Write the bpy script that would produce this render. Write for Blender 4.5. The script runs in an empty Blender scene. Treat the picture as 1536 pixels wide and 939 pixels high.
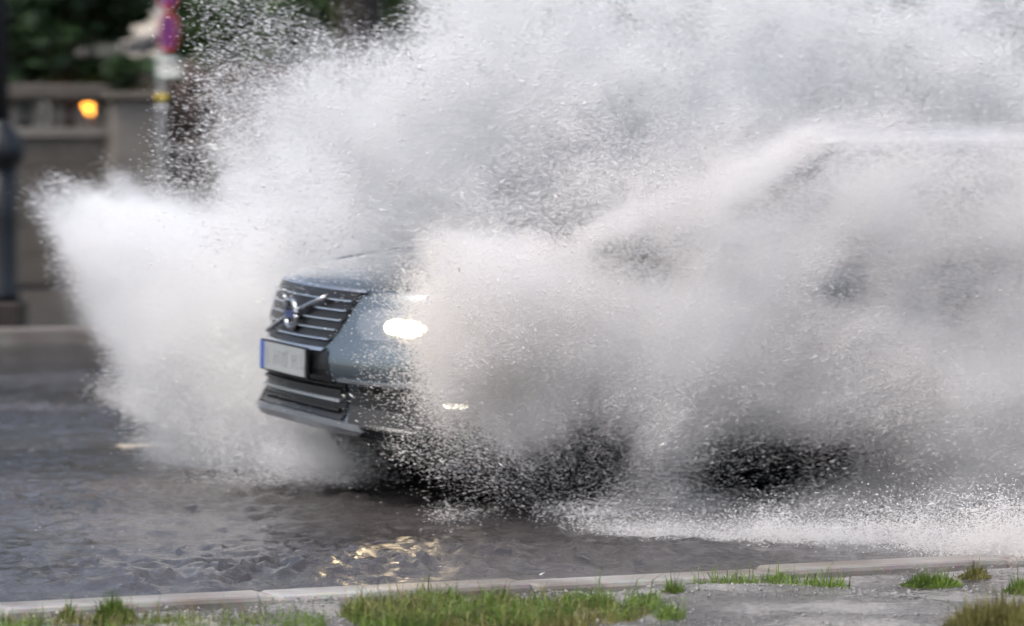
import bpy, bmesh, math, random
import numpy as np
from mathutils import Vector, Matrix
random.seed(4); rng = np.random.default_rng(7)
R = math.radians
scn = bpy.context.scene
COL = scn.collection

# ------------------------------------------------------------------ camera
F, CX, HY, H = 6300.0, 768.0, 205.0, 1.65          # focal length in photo pixels, centre, horizon row, eye height
cam = bpy.data.cameras.new('camera'); cam_o = bpy.data.objects.new('camera', cam); COL.objects.link(cam_o)
cam.sensor_width = 36; cam.lens = F / 1536 * 36
cam_o.location = (0, 0, H)
cam_o.rotation_euler = (R(90) - math.atan((469.5 - HY) / F), 0, 0)
cam.clip_start = 0.5; cam.clip_end = 2000
cam.dof.use_dof = True; cam.dof.focus_distance = 15.7; cam.dof.aperture_fstop = 2.6; cam.dof.aperture_ratio = .6
scn.camera = cam_o

# ------------------------------------------------------------------ light: overcast
SUN_EL, SUN_AZ = R(58), R(228)
w = bpy.data.worlds.new("World"); scn.world = w; w.use_nodes = True
nt = w.node_tree; nt.nodes.clear()
sky = nt.nodes.new('ShaderNodeTexSky'); sky.sky_type = 'NISHITA'; sky.sun_disc = False
sky.sun_elevation = SUN_EL; sky.sun_rotation = SUN_AZ; sky.dust_density = 5.0; sky.ozone_density = 1.0
hs = nt.nodes.new('ShaderNodeHueSaturation'); hs.inputs['Saturation'].default_value = 0.82
bg = nt.nodes.new('ShaderNodeBackground'); bg.inputs['Strength'].default_value = 0.15
wo = nt.nodes.new('ShaderNodeOutputWorld')
nt.links.new(sky.outputs[0], hs.inputs['Color']); nt.links.new(hs.outputs[0], bg.inputs[0]); nt.links.new(bg.outputs[0], wo.inputs[0])
sun = bpy.data.lights.new('sun', 'SUN'); sun.energy = 1.0; sun.angle = R(18); sun.color = (1, .99, .98)
so = bpy.data.objects.new('sun', sun); COL.objects.link(so)
# direction towards the sun, hidden in cloud high behind the camera's left shoulder
sd = Vector((math.sin(SUN_AZ) * math.cos(SUN_EL), math.cos(SUN_AZ) * math.cos(SUN_EL), math.sin(SUN_EL)))
so.rotation_euler = sd.to_track_quat('Z', 'Y').to_euler(); so.location = (0, 0, 30)
scn.view_settings.view_transform = 'Standard'; scn.view_settings.look = 'None'
scn.view_settings.exposure = 0.60; scn.view_settings.gamma = 1
c = scn.cycles
c.max_bounces = 24; c.diffuse_bounces = 20; c.glossy_bounces = 4; c.transmission_bounces = 6; c.volume_bounces = 8; c.volume_max_steps = 96; c.use_adaptive_sampling = True; c.adaptive_threshold = .05; c.adaptive_min_samples = 16
c.use_denoising = True; c.caustics_reflective = False; c.caustics_refractive = False
c.sample_clamp_indirect = 15

# ------------------------------------------------------------------ helpers
def at(px, py, D):
    return Vector(((px - CX) / F * D, D, H + (HY - py) / F * D))
YAW = R(25); DX, DY = math.cos(YAW), math.sin(YAW)
def rc(s, n, z=0.0):                                 # road frame: s along the road (to the right, receding), n across it
    return Vector((s * DX - n * DY, 15.29 + s * DY + n * DX, z))
def tag(o, label=None, cat=None, group=None, kind=None):
    if label: o['label'] = label
    if cat: o['category'] = cat
    if group: o['group'] = group
    if kind: o['kind'] = kind
    return o
def empty(name, loc, rz=0.0):
    o = bpy.data.objects.new(name, None); COL.objects.link(o)
    o.location = loc; o.rotation_euler = (0, 0, rz); o.empty_display_size = .2
    return o
def mobj(name, verts, faces, m, parent=None, smooth=False):
    me = bpy.data.meshes.new(name); me.from_pydata([tuple(v) for v in verts], [], faces); me.update()
    if smooth: me.shade_smooth()
    me.materials.append(m)
    o = bpy.data.objects.new(name, me); COL.objects.link(o); o.parent = parent
    return o
def bobj(name, bm, m, parent=None, smooth=False):
    bmesh.ops.recalc_face_normals(bm, faces=bm.faces)
    me = bpy.data.meshes.new(name); bm.to_mesh(me); bm.free()
    if smooth: me.shade_smooth()
    me.materials.append(m)
    o = bpy.data.objects.new(name, me); COL.objects.link(o); o.parent = parent
    return o
def subd(o, n=2):
    md = o.modifiers.new('s', 'SUBSURF'); md.levels = n; md.render_levels = n; return o
def bevel(o, wd=.01, seg=2):
    md = o.modifiers.new('b', 'BEVEL'); md.width = wd; md.segments = seg; md.limit_method = 'ANGLE'; return o
def box(bm, x0, x1, y0, y1, z0, z1, f=None):
    vs = [bm.verts.new(v) for v in [(x0,y0,z0),(x1,y0,z0),(x1,y1,z0),(x0,y1,z0),(x0,y0,z1),(x1,y0,z1),(x1,y1,z1),(x0,y1,z1)]]
    if f: 
        for v in vs: v.co = f(v.co)
    for q in ((0,3,2,1),(4,5,6,7),(0,1,5,4),(1,2,6,5),(2,3,7,6),(3,0,4,7)): bm.faces.new([vs[i] for i in q])
def lathe(bm, prof, seg=16, cx=0, cy=0, cz=0):
    rings = []
    for r, z in prof:
        rings.append([bm.verts.new((cx + r*math.cos(2*math.pi*k/seg), cy + r*math.sin(2*math.pi*k/seg), cz + z)) for k in range(seg)])
    for a, b in zip(rings, rings[1:]):
        for k in range(seg): bm.faces.new((a[k], a[(k+1)%seg], b[(k+1)%seg], b[k]))
    bm.faces.new(rings[0][::-1]); bm.faces.new(rings[-1])
def tube(bm, pts, rad, seg=8):
    rings = []
    n = len(pts); pts = [Vector(p) for p in pts]
    rad = rad if isinstance(rad, (list, tuple)) else [rad]*n
    for i, p in enumerate(pts):
        d = (pts[min(i+1, n-1)] - pts[max(i-1, 0)]).normalized()
        u = d.orthogonal().normalized() if i == 0 else (u - d*u.dot(d)).normalized()
        v = d.cross(u)
        rings.append([bm.verts.new(p + (u*math.cos(2*math.pi*k/seg) + v*math.sin(2*math.pi*k/seg))*rad[i]) for k in range(seg)])
    for a, b in zip(rings, rings[1:]):
        for k in range(seg): bm.faces.new((a[k], a[(k+1)%seg], b[(k+1)%seg], b[k]))
    bm.faces.new(rings[0][::-1]); bm.faces.new(rings[-1])

class NT:
    def __init__(s, name):
        s.m = bpy.data.materials.new(name); s.m.use_nodes = True; s.t = s.m.node_tree
        s.b = s.t.nodes['Principled BSDF']; s.out = s.t.nodes['Material Output']
    def n(s, ty, **kw):
        x = s.t.nodes.new(ty)
        for k, v in kw.items():
            if k in x.inputs: x.inputs[k].default_value = v
            else: setattr(x, k, v)
        return x
    def l(s, a, b): s.t.links.new(a, b)
    def noise(s, scale, detail=4, rough=.55, vec=None):
        x = s.n('ShaderNodeTexNoise'); x.inputs['Scale'].default_value = scale; x.inputs['Detail'].default_value = detail; x.inputs['Roughness'].default_value = rough
        if vec: s.l(vec, x.inputs['Vector'])
        return x
    def ramp(s, fac, stops):
        x = s.n('ShaderNodeValToRGB'); e = x.color_ramp.elements
        e[0].position, e[0].color = stops[0][0], (*stops[0][1], 1); e[1].position, e[1].color = stops[-1][0], (*stops[-1][1], 1)
        for p, cc in stops[1:-1]: q = e.new(p); q.color = (*cc, 1)
        s.l(fac, x.inputs[0]); return x
    def bump(s, h, strength, dist):
        x = s.n('ShaderNodeBump'); x.inputs['Strength'].default_value = strength; x.inputs['Distance'].default_value = dist
        s.l(h, x.inputs['Height']); return x
def mat(name, col, rough=.6, metal=0, vary=.25, scale=6, bump=0, coat=0, emit=0, ecol=None, spec=None):
    q = NT(name)
    tc = q.n('ShaderNodeTexCoord'); nz = q.noise(scale, 5, .6, tc.outputs['Object'])
    lo = tuple(x*(1-vary) for x in col); hi = tuple(min(1, x*(1+vary)) for x in col)
    rp = q.ramp(nz.outputs['Fac'], [(.3, lo), (.7, hi)]); q.l(rp.outputs[0], q.b.inputs['Base Color'])
    q.b.inputs['Roughness'].default_value = rough; q.b.inputs['Metallic'].default_value = metal
    q.b.inputs['Coat Weight'].default_value = coat; q.b.inputs['Coat Roughness'].default_value = .05
    if spec is not None: q.b.inputs['Specular IOR Level'].default_value = spec
    if bump: bb = q.bump(nz.outputs['Fac'], bump, .02); q.l(bb.outputs[0], q.b.inputs['Normal'])
    if emit:
        q.b.inputs['Emission Color'].default_value = (*(ecol or col), 1); q.b.inputs['Emission Strength'].default_value = emit
    return q.m

# ------------------------------------------------------------------ ground materials
def wet_road():
    q = NT('wet_asphalt'); tc = q.n('ShaderNodeTexCoord')
    big = q.noise(.5, 3, .5, tc.outputs['Object']); fine = q.noise(60, 3, .6, tc.outputs['Object'])
    rp = q.ramp(big.outputs['Fac'], [(.35, (.030, .026, .024)), (.7, (.055, .050, .047))]); q.l(rp.outputs[0], q.b.inputs['Base Color'])
    rr = q.ramp(big.outputs['Fac'], [(.3, (.10,)*3), (.7, (.2,)*3)]); q.l(rr.outputs[0], q.b.inputs['Roughness'])
    q.b.inputs['IOR'].default_value = 1.33
    # standing water broken up by rain and wind: ripples of a few centimetres, plus swell that runs from the tyres
    mp = q.n('ShaderNodeMapping'); mp.inputs['Scale'].default_value = (1.0, 1.35, 1); q.l(tc.outputs['Object'], mp.inputs[0])
    r1 = q.noise(6.5, 3, .55, mp.outputs[0]); r2 = q.noise(19, 2, .5, mp.outputs[0]); r0 = q.noise(1.6, 2, .5, mp.outputs[0])
    calm = q.noise(.33, 2, .5, tc.outputs['Object']); cr = q.ramp(calm.outputs['Fac'], [(.38, (.25,)*3), (.62, (1,)*3)])
    a = q.n('ShaderNodeMath', operation='MULTIPLY'); q.l(r1.outputs['Fac'], a.inputs[0]); q.l(cr.outputs[0], a.inputs[1])
    b = q.n('ShaderNodeMath', operation='MULTIPLY_ADD'); b.inputs[1].default_value = .25; q.l(r2.outputs['Fac'], b.inputs[0]); q.l(a.outputs[0], b.inputs[2])
    d = q.n('ShaderNodeMath', operation='MULTIPLY_ADD'); d.inputs[1].default_value = .8; q.l(r0.outputs['Fac'], d.inputs[0]); q.l(b.outputs[0], d.inputs[2])
    bb = q.bump(d.outputs[0], 1.0, .055); q.l(bb.outputs[0], q.b.inputs['Normal'])
    return q.m
def water_mat():
    q = NT('dirty_water'); tc = q.n('ShaderNodeTexCoord')
    big = q.noise(.7, 3, .5, tc.outputs['Object']); fine = q.noise(28, 3, .6, tc.outputs['Object'])
    rp = q.ramp(big.outputs['Fac'], [(.35, (.034, .030, .029)), (.7, (.085, .078, .078))]); q.l(rp.outputs[0], q.b.inputs['Base Color'])
    q.b.inputs['Roughness'].default_value = .15; q.b.inputs['IOR'].default_value = 1.33
    bb = q.bump(fine.outputs['Fac'], .5, .012); q.l(bb.outputs[0], q.b.inputs['Normal'])
    return q.m
def wet_gravel():
    q = NT('wet_gravel'); tc = q.n('ShaderNodeTexCoord')
    n1 = q.noise(45, 5, .7, tc.outputs['Object']); n2 = q.noise(2.2, 4, .6, tc.outputs['Object'])
    mx = q.n('ShaderNodeMath', operation='MULTIPLY'); q.l(n1.outputs['Fac'], mx.inputs[0]); q.l(n2.outputs['Fac'], mx.inputs[1])
    rp = q.ramp(mx.outputs[0], [(.12, (.05, .046, .043)), (.25, (.17, .16, .15)), (.36, (.36, .34, .32))]); q.l(rp.outputs[0], q.b.inputs['Base Color'])
    rr = q.ramp(n2.outputs['Fac'], [(.42, (.08,)*3), (.6, (.45,)*3)]); q.l(rr.outputs[0], q.b.inputs['Roughness'])
    bb = q.bump(n1.outputs['Fac'], .8, .02); q.l(bb.outputs[0], q.b.inputs['Normal'])
    return q.m
def kerb_mat():
    q = NT('kerb_stone'); tc = q.n('ShaderNodeTexCoord')
    n1 = q.noise(1.1, 4, .6, tc.outputs['Object']); n2 = q.noise(30, 4, .6, tc.outputs['Object'])
    rp = q.ramp(n1.outputs['Fac'], [(.36, (.20, .16, .13)), (.5, (.34, .31, .28)), (.62, (.55, .53, .50))])
    mm = q.n('ShaderNodeMixRGB', blend_type='MULTIPLY'); mm.inputs[0].default_value = .5; q.l(rp.outputs[0], mm.inputs[1]); q.l(n2.outputs['Color'], mm.inputs[2])
    q.l(mm.outputs[0], q.b.inputs['Base Color']); q.b.inputs['Roughness'].default_value = .3
    bb = q.bump(n2.outputs['Fac'], .4, .01); q.l(bb.outputs[0], q.b.inputs['Normal'])
    return q.m
M = dict(
    road=wet_road(), water=water_mat(), gravel=wet_gravel(), kerb=kerb_mat(),
    pave=mat('wet_paving', (.06, .055, .05), .28, vary=.3, scale=3, bump=.2),
    pebble=mat('pebbles', (.26, .25, .24), .35, vary=.6, scale=60),
    line=mat('road_paint', (.55, .47, .36), .4, vary=.3, scale=9),
    stone=mat('sandstone', (.125, .108, .09), .7, vary=.35, scale=1.6, bump=.3),
    stone2=mat('pale_stone', (.22, .20, .175), .7, vary=.2, scale=2.2, bump=.2),
    stoned=mat('dark_stone', (.03, .026, .024), .7, vary=.4, scale=3, bump=.3),
    plaster=mat('cream_plaster', (.62, .57, .50), .8, vary=.06, scale=1),
    plaster2=mat('grey_plaster', (.32, .33, .33), .8, vary=.12, scale=.6),
    trim=mat('window_trim', (.5, .48, .45), .6, vary=.1),
    pane=mat('window_glass', (.03, .035, .04), .08, vary=.2),
    roof=mat('slate_roof', (.06, .06, .065), .6, vary=.3, scale=5),
    iron=mat('cast_iron', (.012, .014, .018), .45, vary=.4, scale=8),
    box=mat('dark_brown_metal', (.018, .013, .010), .5, vary=.3),
    galv=mat('galvanised_steel', (.52, .53, .53), .45, metal=.3, vary=.1),
    red=mat('sign_red', (.32, .008, .012), .4, vary=.08), blue=mat('sign_blue', (.008, .016, .17), .4, vary=.08),
    white=mat('sign_white', (.7, .72, .70), .4, vary=.06), grn=mat('sign_border', (.10, .22, .19), .5, vary=.1),
    ylw=mat('yellow_tape', (.75, .55, .03), .5, vary=.1), black=mat('print_black', (.02, .02, .02), .5),
    bark=mat('bark', (.045, .037, .03), .8, vary=.4, scale=8, bump=.5),
    leaf=mat('dark_leaves', (.03, .062, .02), .5, vary=.6, scale=1.3),
    leaf2=mat('mid_leaves', (.09, .15, .05), .5, vary=.5, scale=1.5),
    leaf3=mat('pale_leaves', (.22, .29, .13), .5, vary=.4, scale=1.5),
    leafr=mat('brownish_hedge_leaves', (.17, .135, .12), .6, vary=.6, scale=2),
    grass=mat('grass_blades', (.12, .185, .03), .5, vary=.65, scale=14),
    grassy=mat('yellow_grass', (.17, .16, .05), .5, vary=.55, scale=14),
    lamp=mat('orange_lamp', (1, .45, .06), .5, emit=5, ecol=(1, .36, .04)),
)

# ------------------------------------------------------------------ the setting
def sheet(name, s0, s1, n0, n1, z, m, sub=None):
    o = mobj(name, [rc(s0, n0, z), rc(s1, n0, z), rc(s1, n1, z), rc(s0, n1, z)], [(0, 1, 2, 3)], m)
    return tag(o, kind='structure')
KN, FN, WN = 0.0, 18.0, 27.0                       # near kerb, far kerb, wall
sheet('ground', -900, 900, -60, 900, -.05, M['pave'])
sheet('road', -300, 300, KN + .001, FN, 0, M['road'])
def kerb(name, n0, n1, h, s0, s1, ln):
    bm = bmesh.new(); s = s0
    while s < s1:
        dz = random.uniform(-.006, .006); dn = random.uniform(-.008, .008)
        box(bm, s + .006, s + ln - .006, n0 + dn, n1 + dn, -.04, h + dz, lambda v: rc(v.x, v.y, v.z)); s += ln
    o = bobj(name, bm, M['kerb']); bevel(o, .018, 2); return tag(o, kind='structure')
kerb('kerb', -.21, .0, .038, -40, 60, 1.0)
kerb('kerb', FN, FN + .22, .13, -60, 90, 1.2)
sheet('pavement', -300, 300, FN + .23, WN + .3, .10, M['pave'])
# near verge: uneven wet ground
nx_, ny_ = 240, 90
S = np.linspace(-9, 11, nx_); Nn = np.linspace(-5.2, -.2, ny_)
def vnoise2(x, y, seed=0):
    r = np.random.default_rng(seed).random((256, 256)); xi = np.floor(x).astype(int); yi = np.floor(y).astype(int)
    fx = x - xi; fy = y - yi; fx = fx*fx*(3-2*fx); fy = fy*fy*(3-2*fy)
    g = lambda a, b: r[a % 256, b % 256]
    return (g(xi, yi)*(1-fx)+g(xi+1, yi)*fx)*(1-fy)+(g(xi, yi+1)*(1-fx)+g(xi+1, yi+1)*fx)*fy
vs = []
for n in Nn:
    zz = .012 + .05*(vnoise2(S*1.4, np.full_like(S, n*1.4), 3)-.5) + .03*(vnoise2(S*5, np.full_like(S, n*5), 5)-.5)
    zz = np.maximum(zz, -.004)
    if n > -.3: zz = zz*.5 - .01
    vs += [rc(s, n, z) for s, z in zip(S, zz)]
fs = [(j*nx_+i, j*nx_+i+1, (j+1)*nx_+i+1, (j+1)*nx_+i) for j in range(ny_-1) for i in range(nx_-1)]
tag(mobj('verge', vs, fs, M['gravel'], smooth=True), kind='structure')
# standing water on the road: a rippled sheet
def ripple(s, n):
    w_ = .5*(vnoise2(s*.45+3, n*.45, 21)) + .5*vnoise2(s*.16, n*.3+9, 22)
    amp = .8 + 2.3*np.clip((w_-.42)*4, 0, 1)
    h = 0
    for k, (fr, am) in enumerate(((2.1, .005), (4.3, .006), (7.4, .0115), (12, .0105), (19, .006))):
        v = vnoise2(s*fr + 5*k, n*fr*1.15 + 3*k, 30+k); h = h + am*(1 - np.abs(2*v-1))**1.5
    swell = .012*np.sin((n*2.1 + s*1.1 + 1.5*vnoise2(s*.8, n*.8, 40))*2.2)*np.exp(-((s+.6)/2.6)**2)
    amp = amp*(1 + .5*np.clip(-s-.3, 0, 1))
    return .004 + (h*amp + swell*.5)*np.clip((n+.0)/.5, .15, 1)
SS = np.arange(-9, 12, .028); NNn = np.arange(.02, 13.5, .034)
gs, gn = np.meshgrid(SS, NNn); gh = np.maximum(ripple(gs.ravel(), gn.ravel()), .0) + .006
gv = np.stack([gs.ravel()*DX - gn.ravel()*DY, 15.29 + gs.ravel()*DY + gn.ravel()*DX, gh], 1)
me = bpy.data.meshes.new('flood_water'); nv_ = len(gv); me.vertices.add(nv_); me.vertices.foreach_set('co', gv.astype(np.float32).ravel())
cw = len(SS); ii, jj = np.meshgrid(np.arange(cw-1), np.arange(len(NNn)-1)); a0 = (jj*cw+ii).ravel()
fq = np.stack([a0, a0+1, a0+cw+1, a0+cw], 1).astype(np.int32); nf = len(fq)
me.loops.add(nf*4); me.loops.foreach_set('vertex_index', fq.ravel()); me.polygons.add(nf); me.polygons.foreach_set('loop_start', np.arange(0, nf*4, 4, dtype=np.int32)); me.update(); me.shade_smooth()
me.materials.append(M['water']); fw = bpy.data.objects.new('flood_water', me); COL.objects.link(fw); tag(fw, kind='structure')
# loose gravel lying on the verge
g_ = np.random.default_rng(12); npb = 16000; V, Fq = [], []
ps_, pn_ = g_.uniform(-3.2, 4.2, npb), -.22 - 2.6*g_.random(npb)**1.2
kk = vnoise2(ps_*1.7, pn_*2.6, 61) > .42; ps_, pn_ = ps_[kk], pn_[kk]; npb = len(ps_)
sz = .0035*np.exp(g_.normal(0, .5, npb)); c0_ = np.stack([ps_*DX - pn_*DY, 15.29 + ps_*DY + pn_*DX, .012 + .05*(vnoise2(ps_*1.4, pn_*1.4, 3)-.5) + .03*(vnoise2(ps_*5, pn_*5, 5)-.5)], 1); c0_[:, 2] = np.maximum(c0_[:, 2], -.004)
oc = np.array([(1,0,0),(0,1,0),(-1,0,0),(0,-1,0),(0,0,.8),(0,0,-.6)])
V = c0_[:, None, :] + oc[None]*sz[:, None, None]*g_.uniform(.6, 1.5, (npb, 6, 1))
Fq = (np.array([(0,1,4),(1,2,4),(2,3,4),(3,0,4),(1,0,5),(2,1,5),(3,2,5),(0,3,5)])[None] + 6*np.arange(npb)[:, None, None]).reshape(-1).astype(np.int32)
me = bpy.data.meshes.new('gravel'); me.vertices.add(6*npb); me.vertices.foreach_set('co', V.astype(np.float32).ravel()); me.loops.add(len(Fq)); me.loops.foreach_set('vertex_index', Fq)
me.polygons.add(8*npb); me.polygons.foreach_set('loop_start', np.arange(0, 24*npb, 3, dtype=np.int32)); me.update(); me.materials.append(M['pebble'])
tag(bpy.data.objects.new('gravel', me), 'wet grey gravel scattered over the near verge', 'gravel', kind='stuff'); COL.objects.link(bpy.data.objects['gravel'])
# lane line, broken, worn
bm = bmesh.new(); P0 = at(180, 679, 1.65*F/(679-HY)); 
rel = Vector((P0.x, P0.y-15.29)); s_l = rel.x*DX + rel.y*DY; n_l = -rel.x*DY + rel.y*DX
for k in range(-3, 5):
    box(bm, s_l + k*6, s_l + k*6 + 3, n_l - .08, n_l + .08, .003, .034, lambda v: rc(v.x, v.y, v.z))
tag(bobj('lane_line', bm, M['line']), kind='structure')

# ------------------------------------------------------------------ behind the road: wall, balustrade, lamps, signs, lamp post, trees, houses
def sat(px, n, z=0):                                # the point of the line n where picture column px meets it
    k = (px - CX) / F                               # X = k*Y
    # X = s DX - n DY ; Y = 15.29 + s DY + n DX
    s = (k*(15.29 + n*DX) + n*DY) / (DX - k*DY)
    return s
def zat(py, px, n):
    s = sat(px, n); Y = rc(s, n).y
    return H + (HY - py)/F*Y
sA, sB = sat(-60, WN), sat(160, WN)
f_ = lambda v: rc(v.x, v.y, v.z)
wr = empty('balustrade_wall', rc((sA+sB)/2, WN)); tag(wr, 'weathered stone wall with a row of balusters below its top rail, at the far left', 'wall')
off = -rc((sA+sB)/2, WN)
def wpart(name, m, boxes, bev=.015, root=wr, of=off):
    bm = bmesh.new()
    for b in boxes: box(bm, *b, f_)
    for v in bm.verts: v.co += of
    return bevel(bobj(name, bm, m, root), bev)
wz = lambda py: zat(py, 90, WN)
wpart('plinth', M['stoned'], [(sA, sB, WN-.12, WN+.35, 0.1, wz(425))])
courses = []; z = wz(425); k = 0
while z < wz(207) - .02:
    z1 = min(z + .30, wz(207)); s = sA + (0 if k % 2 else -.4)
    while s < sB:
        e = min(s + .8, sB); courses.append((max(s, sA)+.004, e-.004, WN-random.uniform(0, .012), WN+.3, z+.004, z1-.004)); s += .8
    z = z1; k += 1
wpart('wall_face', M['stone'], courses, .008)
wpart('base_course', M['stone2'], [(sA, sB, WN-.06, WN+.32, wz(207), wz(192))])
wpart('top_rail', M['stone'], [(sA, sB, WN-.08, WN+.32, wz(148), wz(126))])
zb0, zb1 = wz(192), wz(148)
hb = zb1 - zb0
prof = [(.07, 0), (.07, .08), (.045, .12), (.085, .32), (.09, .42), (.05, .70), (.04, .82), (.07, .9), (.07, 1)]
bal0 = None
s = sA + .15; i = 0
while s < sB - .05:
    p = rc(s, WN+.12, zb0) + off
    if bal0 is None:
        bm = bmesh.new(); lathe(bm, [(r, t*hb) for r, t in prof], 12); bal0 = bobj('baluster', bm, M['stone2'], wr, True); bal0.location = p
    else:
        b = bal0.copy(); COL.objects.link(b); b.location = p
    s += .235
# pier and low wall to the right
sC = sat(246, WN)
pr = empty('gate_pier', rc((sB+sC)/2, WN)); tag(pr, 'broad pale stone pier at the end of the balustrade', 'pier')
o2 = -rc((sB+sC)/2, WN)
wpart('shaft', M['stone2'], [(sB+.01, sC, WN-.16, WN+.5, .1, wz(150))], .02, pr, o2)
wpart('cap', M['stone'], [(sB-.05, sC+.06, WN-.24, WN+.58, wz(150)+.001, wz(138))], .02, pr, o2)
sD = sC + .05
lw = empty('garden_wall', rc(sD, WN)); tag(lw, 'long low stone wall running behind the spray right of the pier', 'wall')
o3 = -rc(sD, WN)
wpart('wall_face', M['stone'], [(sD, 60, WN, WN+.3, .1, 1.45)], .02, lw, o3)
wpart('coping', M['stone2'], [(sD, 60, WN-.05, WN+.35, 1.452, 1.58)], .02, lw, o3)

# orange lanterns behind the balusters
def lantern(px, py, sz, label):
    n = WN + 1.6; p = rc(sat(px, n), n, zat(py, px, n)); r = empty('lantern', (p.x, p.y, .1)); tag(r, label, 'lantern', 'lit lanterns behind the balustrade')
    zz = p.z - .1
    bm = bmesh.new(); lathe(bm, [(.03, 0), (.03, zz - sz*1.2)], 10); bobj('post', bm, M['iron'], r, True)
    bm = bmesh.new(); lathe(bm, [(sz*.55, zz-sz*1.2), (sz*.9, zz-sz*.4), (sz, zz+sz*.5), (sz*.7, zz+sz)], 12); bobj('globe', bm, M['lamp'], r, True)
    bm = bmesh.new(); lathe(bm, [(sz*1.2, zz+sz), (sz*.9, zz+sz*1.25), (.02, zz+sz*1.7)], 12); bobj('lantern_cap', bm, M['iron'], r)
lantern(133, 163, .06, 'brighter orange lantern glowing between the balusters, nearest the pale pier')
lantern(149, 165, .055, 'narrow orange lantern glowing right beside the pale pier')
lantern(122, 155, .05, 'smallest orange lantern, dim, left of the two bright ones')

# no-stopping signs on a steel post
SN = 22.5; ps = sat(243.5, SN); pb = rc(ps, SN, .1); SD = pb.y
sr = empty('sign_post', pb, 0); tag(sr, 'slim galvanised steel post carrying the round red and blue signs and a white plate', 'sign post')
top = zat(-60, 243, SN) - .1
bm = bmesh.new(); lathe(bm, [(.036, 0), (.036, top), (.03, top+.02)], 20); bobj('post', bm, M['galv'], sr, True)
zt = zat(147, 243, SN) - .1
bm = bmesh.new(); lathe(bm, [(.041, zt-.035), (.041, zt+.035)], 20); bobj('yellow_band', bm, M['ylw'], sr, True)
bm = bmesh.new(); lathe(bm, [(.043, zt-.12), (.043, zt-.07)], 20); bobj('clamp', bm, M['galv'], sr, True)
def disc(bm, r0, r1, y0, y1, seg=40):
    for (r, y) in ():pass
    A = [[bm.verts.new((r*math.cos(2*math.pi*k/seg), y, r*math.sin(2*math.pi*k/seg))) for k in range(seg)] for r, y in ((r0, y1), (r0, y0), (r1, y0), (r1, y1))] if r0 > 0 else None
    if A:
        for a in range(4):
            for k in range(seg): bm.faces.new((A[a][k], A[a][(k+1)%seg], A[(a+1)%4][(k+1)%seg], A[(a+1)%4][k]))
    else:
        B = [[bm.verts.new((r1*math.cos(2*math.pi*k/seg), y, r1*math.sin(2*math.pi*k/seg))) for k in range(seg)] for y in (y0, y1)]
        bm.faces.new(B[0]); bm.faces.new(B[1][::-1])
        for k in range(seg): bm.faces.new((B[0][k], B[1][k], B[1][(k+1)%seg], B[0][(k+1)%seg]))
def nostop(py, label):
    zc = zat(py, 250, SN); D = SD
    p = at(253, py, D-.2); r = empty('no_stopping_sign', p, R(-57)); tag(r, label, 'road sign', 'round no-stopping signs')
    rad = 30/F*D
    bm = bmesh.new(); q_ = r.matrix_basis.inverted(); v0 = pb + Vector((0, 0, p.z-.1))
    tube(bm, [Vector((0, .014, 0)), q_ @ Vector((v0.x, v0.y-.03, p.z))], .012, 8); bobj('bracket', bm, M['galv'], r, True)
    bm = bmesh.new(); disc(bm, 0, rad*.99, .004, .012); bobj('backing', bm, M['galv'], r)
    bm = bmesh.new(); disc(bm, 0, rad*.8, -.002, .003); bobj('blue_face', bm, M['blue'], r)
    bm = bmesh.new(); disc(bm, rad*.78, rad, -.005, .0035); bobj('red_ring', bm, M['red'], r)
    bm = bmesh.new()
    for sgn in (1, -1):
        q = Matrix.Rotation(R(45*sgn), 4, 'Y')
        box(bm, -rad*.78, rad*.78, -.006 - .002*sgn, -.0025, -rad*.05, rad*.05, lambda v, q=q: q @ v)
    bobj('red_cross', bm, M['red'], r)
nostop(49, 'whole round blue sign with red ring and red cross, above the white plate')
nostop(-14, 'upper round red and blue sign, cut off by the top of the photo')
p = at(253, 100, SD-.13); pl = empty('sign_plate', p, R(-35)); tag(pl, 'small white rectangular plate with dark writing below the round sign', 'sign')
wpl, hpl = 17.5/F*SD/math.cos(R(35)), 17/F*SD
bm = bmesh.new(); box(bm, -wpl, wpl, 0, .008, -hpl, hpl); bobj('plate', bm, M['white'], pl)
bm = bmesh.new()
for a in ((-wpl, wpl, hpl-.012, hpl), (-wpl, wpl, -hpl, -hpl+.012)): box(bm, a[0], a[1], -.003, -.0005, a[2], a[3])
for a in ((-wpl, -wpl+.012), (wpl-.012, wpl)): box(bm, a[0], a[1], -.003, -.0005, -hpl+.012, hpl-.012)
bobj('border', bm, M['grn'], pl)
random.seed(3)
for zr, x0, x1 in ((hpl*.28, -.7, .7), (-hpl*.38, -.45, .4)):
    x = x0*wpl; bm = bmesh.new()
    while x < x1*wpl:
        ww = random.uniform(.008, .016); hh = random.uniform(.012, .02)
        box(bm, x, x+ww, -.003, -.0005, zr-hh, zr+hh); x += ww + .006
    bobj('writing_line', bm, M['black'], pl)

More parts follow.
